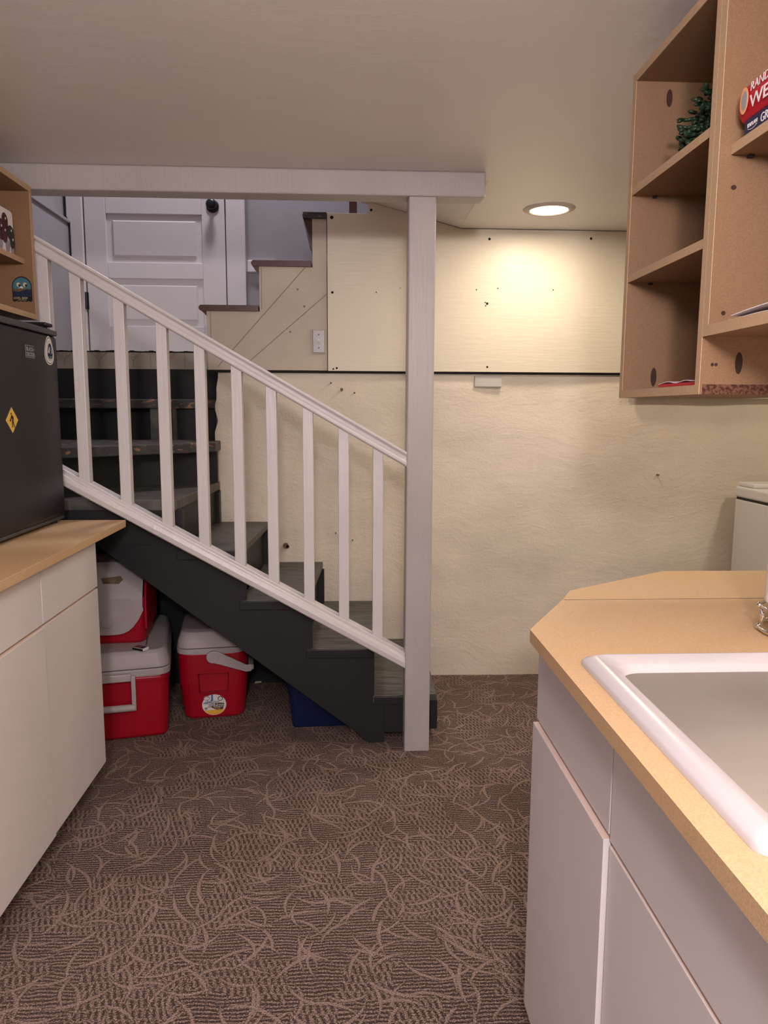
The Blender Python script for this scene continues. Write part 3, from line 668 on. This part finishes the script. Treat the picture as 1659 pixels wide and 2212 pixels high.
# B: tent-top cooler on A
W, L = .30, .24; X, Y = front_place(-.812, 2.945, W, L, math.radians(5))
cB = thing('small_cooler', 'small red cooler with white sloped lid, standing on the large cooler', 'cooler', (X, Y, .362), math.radians(5))
shell([ringz(.26, .20, 0, .03), ringz(.275, .215, .012, .04), ringz(.29, .235, .120, .035), ringz(.30, .24, .19, .02)]).build('body', 'red', cB, local=True, bevel=.003)
for sx in (-1, 1):
    a, b = sorted((sx * .150, sx * .138)); MB().prism([(-.122, .06), (.122, .06), (.120, .19), (.055, .33), (-.055, .33), (-.120, .19)], 'x', a, b).build('end_panel', 'red', cB, local=True, bevel=.006)
# lid: curved white shield sweeping over front, top, back
m = MB(); N = 14; rows = []
path = [(-.127, .075), (-.130, .12), (-.128, .19), (-.098, .26), (-.062, .325), (0, .345), (.062, .325), (.098, .26), (.128, .19), (.128, .10)]
for j, (y, z) in enumerate(path):
    row = []
    for i in range(N + 1):
        u = -1 + 2 * i / N; x = u * .137
        zz = z; yy = y
        if j == 0: zz = .045 + .10 * abs(u) ** 3.5
        if j == 1: zz = max(z, .06 + .10 * abs(u) ** 3.5)
        row.append(m.bm.verts.new((x, yy, zz)))
    rows.append(row)
for j in range(len(rows) - 1):
    for i in range(N): m.bm.faces.new((rows[j][i], rows[j][i + 1], rows[j + 1][i + 1], rows[j + 1][i]))
lid = m.build('lid', 'coolwhite', cB, local=True); so = lid.modifiers.new('thick', 'SOLIDIFY'); so.thickness = .006; so.offset = 1
MB().cyl((0, -.143, .100), .024, .008, 'y', 28).build('lid_button', 'coolwhite', cB, local=True, bevel=.002)
fl = Flat((0.015, -.106, .262), (1, 0, 0), (0, .43, .90), cB, True); fl.n = Vector((0, -.90, .43))
o = fl.poly('lid_recess', 'stain', [(-.03, -.012), (.03, -.014), (.045, .004), (.036, .018), (-.01, .012), (-.04, .010)], -.003, .006); o['label'] = 'brown stained recess'
# C: middle cooler
W, L = .285, .37; angC = math.radians(8); X, Y = front_place(-.440, 3.050, .262, L, angC)
cC = thing('medium_cooler', 'red cooler with swing handle and round label, right of the stacked coolers', 'cooler', (X, Y, 0), angC)
shell([ringz(.235, .33, 0, .04), ringz(.255, .345, .012, .05), ringz(.285, .37, .16, .055), ringz(.292, .375, .290, .055)]).build('body', 'red', cC, local=True, bevel=.003, smooth=False)
shell([ringz(.297, .38, .290, .055), ringz(.298, .381, .312, .055)]).build('rim', 'coolwhite', cC, local=True, bevel=.002)
shell([ringz(.296, .379, .315, .055), ringz(.290, .373, .340, .055), ringz(.262, .33, .378, .05), ringz(.22, .28, .385, .04)]).build('lid', 'coolwhite', cC, local=True, bevel=.003)
fy = -L / 2 - .004
cut = MB().loft([[(-.066, -.230, .108), (.066, -.230, .108), (.070, -.230, .214), (-.070, -.230, .214)], [(-.056, -.158, .118), (.056, -.158, .118), (.060, -.158, .196), (-.060, -.158, .196)]]).build('cut', 'red', cC, local=True)
bo = [c for c in cC.children if c.name.startswith('body')][0]; bm_ = bo.modifiers.new('recess', 'BOOLEAN'); bm_.operation = 'DIFFERENCE'; bm_.object = cut; bm_.solver = 'EXACT'
bpy.context.view_layer.update(); me_ = bpy.data.meshes.new_from_object(bo.evaluated_get(bpy.context.evaluated_depsgraph_get())); bo.modifiers.clear(); bo.data = me_
bpy.data.objects.remove(cut)
hd = MB(); hd.cyl((0, -.206, .278), .026, .018, 'y', 28)
hd.build('handle_pivot', 'coolwhite', cC, local=True, bevel=.003)
hd = MB()
for yy in (-.204, .190):
    hd.prism([(0, .253), (.135, .207), (.155, .207), (.166, .222), (.160, .240), (.14, .236), (.02, .302), (0, .302)], 'y', yy, yy + .012)
hd.box(.146, .168, -.20, .20, .214, .236); hd.build('handle', 'coolwhite', cC, local=True, bevel=.004)
fl = Flat((0, -.1785, .062), (1, 0, 0), (0, -.084, 1), cC, True); fl.n = Vector((0, -1, -.084))
lb = fl.ell('round_label', 'white', 0, 0, .050, .047, .0, .001, 40); lb['label'] = 'round white product label'
fl.p = lb
fl.ell('label_base', 'yellow', 0, 0, .048, .045, .0012, .0006, 20, 0, PI + .55, 2 * PI - .55)
fl.poly('printed_case', 'brown', [(-.014, -.010), (.010, -.024), (.036, -.022), (.042, .006), (.010, .010)], .0018)
fl.poly('label_swoosh', 'skyblue', [(-.044, .010), (-.030, .018), (-.012, .016), (-.012, .046), (-.004, .047), (-.004, .020), (-.020, .010), (-.044, .006)], .0012)
fl.ell('small_seal', 'grey', -.030, .032, .013, .010, .0018); fl.ell('small_seal', 'white', -.030, .031, .010, .006, .0024); fl.ell('compass', 'ink', .026, .028, .011, .010, .0018); fl.ell('compass', 'white', .026, .028, .008, .007, .0024)
fl.text('Island', 'navy', -.0360, .0060, .025, .0026, .95, .3, bold=.0012); fl.text('Island', 'white', -.0365, .0068, .025, .0034, .95, .3)
fl.text('Breeze', 'navy', -.0275, -.0095, .025, .0026, .92, .3, bold=.0012); fl.text('Breeze', 'white', -.028, -.0087, .025, .0034, .92, .3)
fl.text('Personal', 'cream', -.002, -.014, .0085, .0026); fl.text('Cooler', 'cream', .002, -.0215, .0085, .0026)
fl.poly('small_flag', 'grey', [(-.040, -.020), (-.028, -.020), (-.028, -.010), (-.040, -.010)], .0018)
# blue bin
cD = thing('storage_tub', 'dark blue plastic tub in the shadow under the stairs', 'tub', (-.105, 3.10, 0), math.radians(3))
shell([ringz(.27, .32, 0, .02), ringz(.275, .325, .01, .025), ringz(.315, .37, .20, .03)]).build('body', 'blue', cD, local=True, bevel=.003)
shell([ringz(.33, .385, .20, .03), ringz(.33, .385, .215, .03)]).build('rim', 'blue', cD, local=True, bevel=.003)
# matchbox
mb = thing('matchbox', 'small open matchbox on the lid of the large cooler', 'box', (-.820, 2.868, .3635), math.radians(-28))
MB().box(-.026, .026, -.017, .017, 0, .011).build('sleeve', 'white', mb, bevel=.001, local=True)
MB().box(-.0262, .0262, -.0176, -.0168, .001, .010).build('striker', 'ink', mb, local=True)
MB().box(-.024, .004, -.015, .013, .011, .0116).build('printed_panel', 'brown', mb, local=True)
MB().box(.006, .024, -.015, .013, .011, .0116).build('printed_panel', 'navy', mb, local=True)
tag(MB().prism([(-.45, 3.445), (-.40, 3.462), (-.36, 3.466), (-.36, 3.476), (-.40, 3.474), (-.45, 3.452)], 'z', 0.0, .008).build('scrap', 'sideboard'), 'pale scrap lying on the carpet in the dark under the stairs', 'scrap')

# ================================================================== RIGHT SIDE
rn = ['white base cabinet at the far end under the sink counter', 'white base cabinet under the sink counter, nearest the camera']
for i, (y0, y1, pr) in enumerate(((.946, 1.347, 0.007), (.30, .944, 0))):
    tt = thing('base_cabinet', rn[i], 'cabinet', (.66, (y0 + y1) / 2, 0)); base_unit(tt, 'R', y0, y1, .362, .950, pr, dz=.712 if i == 0 else .706)
tt = thing('base_cabinet', 'base cabinet under the angled end of the sink counter', 'cabinet', (1.05, 1.55, 0))
box('body', 'lam', .62, 1.50, 1.50, 1.70, .108, .887, tt); box('toe_kick', 'dark', .66, 1.50, 1.52, 1.66, 0, .108, tt)
# sink counter with an opening for the basin
SX0, SX1, SY0, SY1 = .396, .900, .622, 1.078
m = MB(); bm = m.bm
outer = [(.328, -.30), (.953, -.30), (.953, 1.4925), (.447, 1.4925), (.328, 1.285)]
zt, zb = .910, .887
def quad(poly):
    top = [bm.verts.new((x, y, zt)) for x, y in poly]; bot = [bm.verts.new((x, y, zb)) for x, y in poly]
    bm.faces.new(top); bm.faces.new(bot[::-1]); return top, bot
import itertools
pieces = [[(.328, -.30), (.953, -.30), (.953, SY0), (.328, SY0)], [(.328, SY0), (SX0, SY0), (SX0, SY1), (.328, SY1)], [(SX1, SY0), (.953, SY0), (.953, SY1), (SX1, SY1)],
          [(.328, SY1), (.953, SY1), (.953, 1.4925), (.447, 1.4925), (.328, 1.285)]]
for p in pieces: m.prism(p, 'z', zb, zt)
bmesh.ops.remove_doubles(bm, verts=bm.verts, dist=1e-5)
tag(m.build('countertop', 'mdf'), 'tan fibreboard countertop holding the white sink', 'countertop')
tag(MB().prism([(.449, 1.4975), (1.52, 1.4975), (1.52, 1.765), (.779, 1.768), (.487, 1.575)], 'z', zb, zt).build('countertop', 'mdf', bevel=.0015), 'separate tan board with clipped corners extending the sink counter', 'countertop')
# sink
def rr(x0, x1, y0, y1, z, r, n=6):
    out = []
    for cx, cy, a0 in ((x1 - r, y1 - r, 0), (x0 + r, y1 - r, PI / 2), (x0 + r, y0 + r, PI), (x1 - r, y0 + r, 1.5 * PI)):
        out += [(cx + r * math.cos(a0 + PI / 2 * k / n), cy + r * math.sin(a0 + PI / 2 * k / n), z) for k in range(n + 1)]
    return out
ct = [o for o in C.objects if o.name.startswith('countertop') and 'sink' in o['label'] and 'holding' in o['label']][0]
box('seam_shade_strip', 'black', .452, .953, 1.4926, 1.4974, .8872, .9096, ct)  # black fill painting the shade of the open seam between the boards
t = thing('kitchen_sink', 'white drop-in sink set in the tan counter on the right', 'sink', (.645, .85, .72))
a = (.362, .930, .588, 1.112)
def ins(d, z, r): return rr(a[0] + d, a[1] - d, a[2] + d, a[3] - d, z, r)
MB().loft([ins(.0, .9102, .020), ins(.0005, .916, .020), ins(.003, .9195, .020), ins(.019, .9275, .014), ins(.0215, .927, .014), ins(.038, .9195, .026), ins(.043, .916, .032), ins(.046, .905, .034)], cap=False).build('rim', 'sink', t, smooth=True)
MB().loft([ins(.046, .906, .034), ins(.048, .89, .034), ins(.062, .76, .045), ins(.075, .742, .05), ins(.10, .736, .05)]).build('basin', 'basin', t, smooth=True)
# upper cabinets on the right
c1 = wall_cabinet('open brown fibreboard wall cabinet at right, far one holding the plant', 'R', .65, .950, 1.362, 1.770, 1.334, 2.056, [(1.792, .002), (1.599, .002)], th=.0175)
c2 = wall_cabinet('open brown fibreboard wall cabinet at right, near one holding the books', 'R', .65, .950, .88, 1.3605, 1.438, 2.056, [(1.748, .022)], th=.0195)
box('raw_edge', 'chip', .656, .945, 1.3600, 1.3622, 1.334, 1.352, c1)
def holes(name, par, y, lst):
    for x, z, rx, rz in lst:
        f = Flat((x, y, z), (1, 0, 0), (0, 0, 1), par); f.ell(name, 'brownhole', 0, 0, rx, rz, .0002, .0006, 16)
holes('connector_hole', c1, 1.7525, [(.727, 2.004, .007, .019), (.724, 1.383, .007, .022)])
holes('connector_hole', c1, 1.362, [(.722, 1.391, .007, .020), (.672, 1.388, .003, .003), (.679, 1.388, .003, .003)])
holes('dowel_hole', c2, 1.341, [(.680, 1.694, .005, .004), (.676, 1.478, .004, .004)])
box('shelf_pin', 'dark', .70, .708, 1.745, 1.7525, 1.787, 1.792, c1); box('shelf_pin', 'dark', .70, .708, 1.745, 1.7525, 1.594, 1.599, c1); box('shelf_pin', 'dark', .70, .71, 1.333, 1.341, 1.743, 1.748, c2)
# plant
t = thing('potted_plant', 'small dark green artificial succulent in a white pot on the cabinet shelf', 'plant', (.765, 1.56, 1.8095))
MB().lathe((.775, 1.545, 1.8095), [(.028, 0), (.034, .01), (.042, .055), (.044, .062), (.040, .064), (.036, .055)], 8).build('pot', 'pot', t)
m = MB(); sm = MB()
for s in range(120):
    a = random.uniform(0, 2 * PI); ph = random.uniform(-.75, 1.3); r = random.uniform(.04, .088)
    c0 = Vector((.768, 1.56, 1.878)); dv = Vector((math.cos(a) * math.cos(ph), math.sin(a) * math.cos(ph), math.sin(ph) * 1.0))
    if dv.x > 0.45: dv.x *= .5
    tip = c0 + dv * r
    if ph < 0.2: tip.z -= .01; tip.x -= .006
    tip.z = max(tip.z, 1.818)
    sm.tube([c0, (c0 + tip) / 2 + Vector((0, 0, .008)), tip], .0014, 5)
    for k in range(5):
        p = c0.lerp(tip, .55 + .12 * k)
        for q in (-1, 1):
            rot = Matrix.Rotation(a + k * 1.57 + q * .9, 4, 'Z') @ Matrix.Rotation(random.uniform(-.9, .9), 4, 'Y')
            pp = p + (rot @ Vector((.0065, 0, 0))); pp.z = max(pp.z, 1.815)
            m.ball(pp, .0078, 1.25, .8, .5, rot, 4)
fo = m.build('foliage', 'leaf', t, smooth=True); sm.build('stems', 'leaf', t)
# books
SZ = 1.7655
t = thing('book', 'navy paperback lying flat under the red dictionary on the shelf', 'book', (.76, 1.18, SZ))
MB().box(.673, .86, 1.03, 1.303, SZ, SZ + .024).build('cover', 'booknavy', t, bevel=.001)
MB().box(.68, .861, 1.034, 1.3035, SZ + .002, SZ + .022).build('pages', 'pages', t)
f = Flat((.673, 1.303, SZ), (0, -1, 0), (0, 0, 1), t)
f.text('GRE', 'white', .050, .004, .020, .0002, .86); f.text('KAPLAN', 'white', .010, .0095, .0085, .0002, .95, bold=.0003)
f.poly('logo_arc', 'white', [(.012 + .028 * i / 12, .0065 - .0030 * math.sin(PI * i / 12) + (.0008 if False else 0)) for i in range(13)] + [(.012 + .028 * i / 12, .0073 - .0030 * math.sin(PI * i / 12)) for i in range(12, -1, -1)], .0002)
t = thing('book', 'thick red dictionary with white lettering on its spine, on top of the navy book', 'book', (.75, 1.18, SZ + .0245))
zb_ = SZ + .0245
MB().prism([(.676, zb_), (.86, zb_), (.86, zb_ + .058), (.676, zb_ + .058), (.669, zb_ + .046), (.667, zb_ + .030), (.669, zb_ + .012)], 'y', 1.035, 1.318).build('cover', 'bookred', t, bevel=.004, seg=3)
MB().box(.69, .861, 1.038, 1.3186, zb_ + .005, zb_ + .053).build('pages', 'pages', t)
f = Flat((.6660, 1.318, zb_), (0, -1, 0), (0, 0, 1), t)
f.text('RANDOM HOUSE', 'white', .040, .037, .0195, .0005, 1.02, .12); f.text("WEBSTER'S", 'white', .041, .010, .029, .0005, 1.28, bold=.0003)
e = f.ell('emblem', 'orange', .022, .029, .013, .021, .0, .0006); f.ell('emblem_face', 'grey', .024, .029, .009, .015, .0006)
# papers on the near cabinet's bottom shelf
for i, (z, y0, y1, x0, dx, lab) in enumerate(((1.4580, 1.08, 1.325, .664, .16, 'white envelope at the bottom of the loose stack in the near wall cabinet'), (1.4605, 1.05, 1.305, .668, .15, 'white envelope in the middle of the loose stack in the near wall cabinet'),
                                 (1.4645, 1.02, 1.285, .662, .17, 'topmost bent white sheet on the stack in the near wall cabinet'))):
    m = MB(); rings = []
    for k in range(13):
        y = y0 + (y1 - y0) * k / 12; zz = z + (.006 * math.sin(PI * k / 12) if i == 2 else .0004 * math.sin(k)) + i * .0006
        rings.append([(x0, y, zz), (x0 + dx, y, zz), (x0 + dx, y, zz + .0016), (x0, y, zz + .0016)])
    tag(m.loft(rings).build('envelope' if i < 2 else 'paper_sheet', 'paper'), lab, 'envelope' if i < 2 else 'paper', 'papers in the near wall cabinet')
tag(MB().box(.664, .86, 1.395, 1.578, 1.3520, 1.3590).build('folder', 'bookred', bevel=.001), 'thin red folder lying on the bottom of the far wall cabinet', 'folder')
m = MB(); rings = []
for k in range(11):
    y = 1.44 + .148 * k / 10; zz = 1.3592 + .002 * math.sin(k * 1.1) + .002; rings.append([(.668, y, zz), (.84, y, zz), (.84, y, zz + .0012), (.668, y, zz + .0012)])
tag(m.loft(rings).build('paper_sheet', 'paper'), 'crumpled white paper on the red folder', 'paper')
# paper towel holder
t = thing('paper_towel_holder', 'chrome wire holder with a paper towel roll, at the right edge of the counter', 'paper towel holder', (.806, 1.235, .910))
c = (.806, 1.235)
for nm, z, r in (('lower_ring', .918, .072), ('upper_ring', .957, .070)):
    MB().tube([(c[0] + r * math.cos(k * PI / 24), c[1] + r * math.sin(k * PI / 24), z) for k in range(48)], .0032, 8, closed=True).build(nm, 'chrome', t, smooth=True)
for k in range(8):
    a = k * PI / 4 + .35; p = (c[0] + .071 * math.cos(a), c[1] + .071 * math.sin(a))
    MB().tube([(p[0], p[1], .918), (p[0] - .004 * math.cos(a), p[1] - .004 * math.sin(a), .938), (p[0], p[1], .957)], [.0035, .006, .0035], 10).build('spacer', 'chrome', t, smooth=True)
    m = MB(); m.ball((p[0] + .002 * math.cos(a), p[1] + .002 * math.sin(a), .957), .0055); m.ball((p[0] + .002 * math.cos(a), p[1] + .002 * math.sin(a), .918), .0055); m.build('stud', 'chrome', t, smooth=True)
m = MB(); m.cyl((c[0], c[1], .912), .005, .36, 'z', 12)
for k in range(4): m.tube([(c[0], c[1], .957), (c[0] + .070 * math.cos(k * PI / 2), c[1] + .070 * math.sin(k * PI / 2), .957)], .0025, 8)
m.build('spindle', 'chrome', t)
MB().lathe((c[0], c[1], 0), [(.018, .965), (.066, .965), (.0665, .972), (.063, 1.22), (.061, 1.235), (.018, 1.235)], 40).build('paper_roll', 'paper', t, smooth=False, bevel=.003)

# washing machine
t = thing('washing_machine', 'white enamel washing machine against the back wall at right', 'washing machine', (2.17, 3.10, 0))
MB().box(1.852, 2.50, 2.78, 3.44, .03, .893).build('cabinet', 'washer', t, bevel=.006)
MB().box(1.848, 2.504, 2.776, 3.444, .903, .955).build('top', 'washer', t, bevel=.012, seg=3)
box('seam', 'ink', 1.856, 2.496, 2.784, 3.436, .893, .903, t)
MB().box(1.90, 2.45, 2.81, 3.22, .955, .963).build('lid', 'washer', t, bevel=.004)
MB().box(1.86, 2.49, 3.30, 3.44, .955, .975).build('control_strip', 'washer', t, bevel=.006)
for x, y in ((1.9, 2.83), (1.9, 3.39), (2.45, 2.83), (2.45, 3.39)): MB().cyl((x, y, 0), .02, .032, 'z', 12).build('foot', 'knob', t)

# recessed ceiling light
t = thing('recessed_ceiling_light', 'lit round recessed light in the ceiling near the back wall', 'ceiling light', (.826, 3.146, ZC))
m = MB(); m.lathe((.826, 3.146, 0), [(.076, ZC - .004), (.080, ZC - .009), (.088, ZC - .008), (.104, ZC - .001), (.104, ZC)], 48); m.bm.faces.ensure_lookup_table()
m2 = MB(); n = 48
rings = [[(.826 + r * math.cos(2 * PI * k / n), 3.146 + r * math.sin(2 * PI * k / n), z) for k in range(n)] for r, z in ((.077, ZC - .0005), (.077, ZC - .006), (.081, ZC - .010), (.088, ZC - .009), (.106, ZC - .0015), (.106, ZC - .0005))]
m.bm.free(); m2.loft(rings, cap=False).build('trim_ring', 'ringtrim', t, smooth=True)
MB().cyl((.826, 3.146, ZC - .004), .077, .003, 'z', 48).build('diffuser', 'glow', t)

# repeated things share a group
for o in C.objects:
    if o.parent is None and 'category' in o:
        for pre, gname in (('base_cabinet', 'white base cabinets'), ('wall_cabinet', 'open fibreboard wall cabinets'), ('book', 'books on the wall cabinet shelf'), ('countertop', 'tan fibreboard countertops')):
            if o.name.split('.')[0] == pre: o['group'] = gname
        if o['category'] == 'cooler': o['group'] = 'red and white coolers under the stairs'
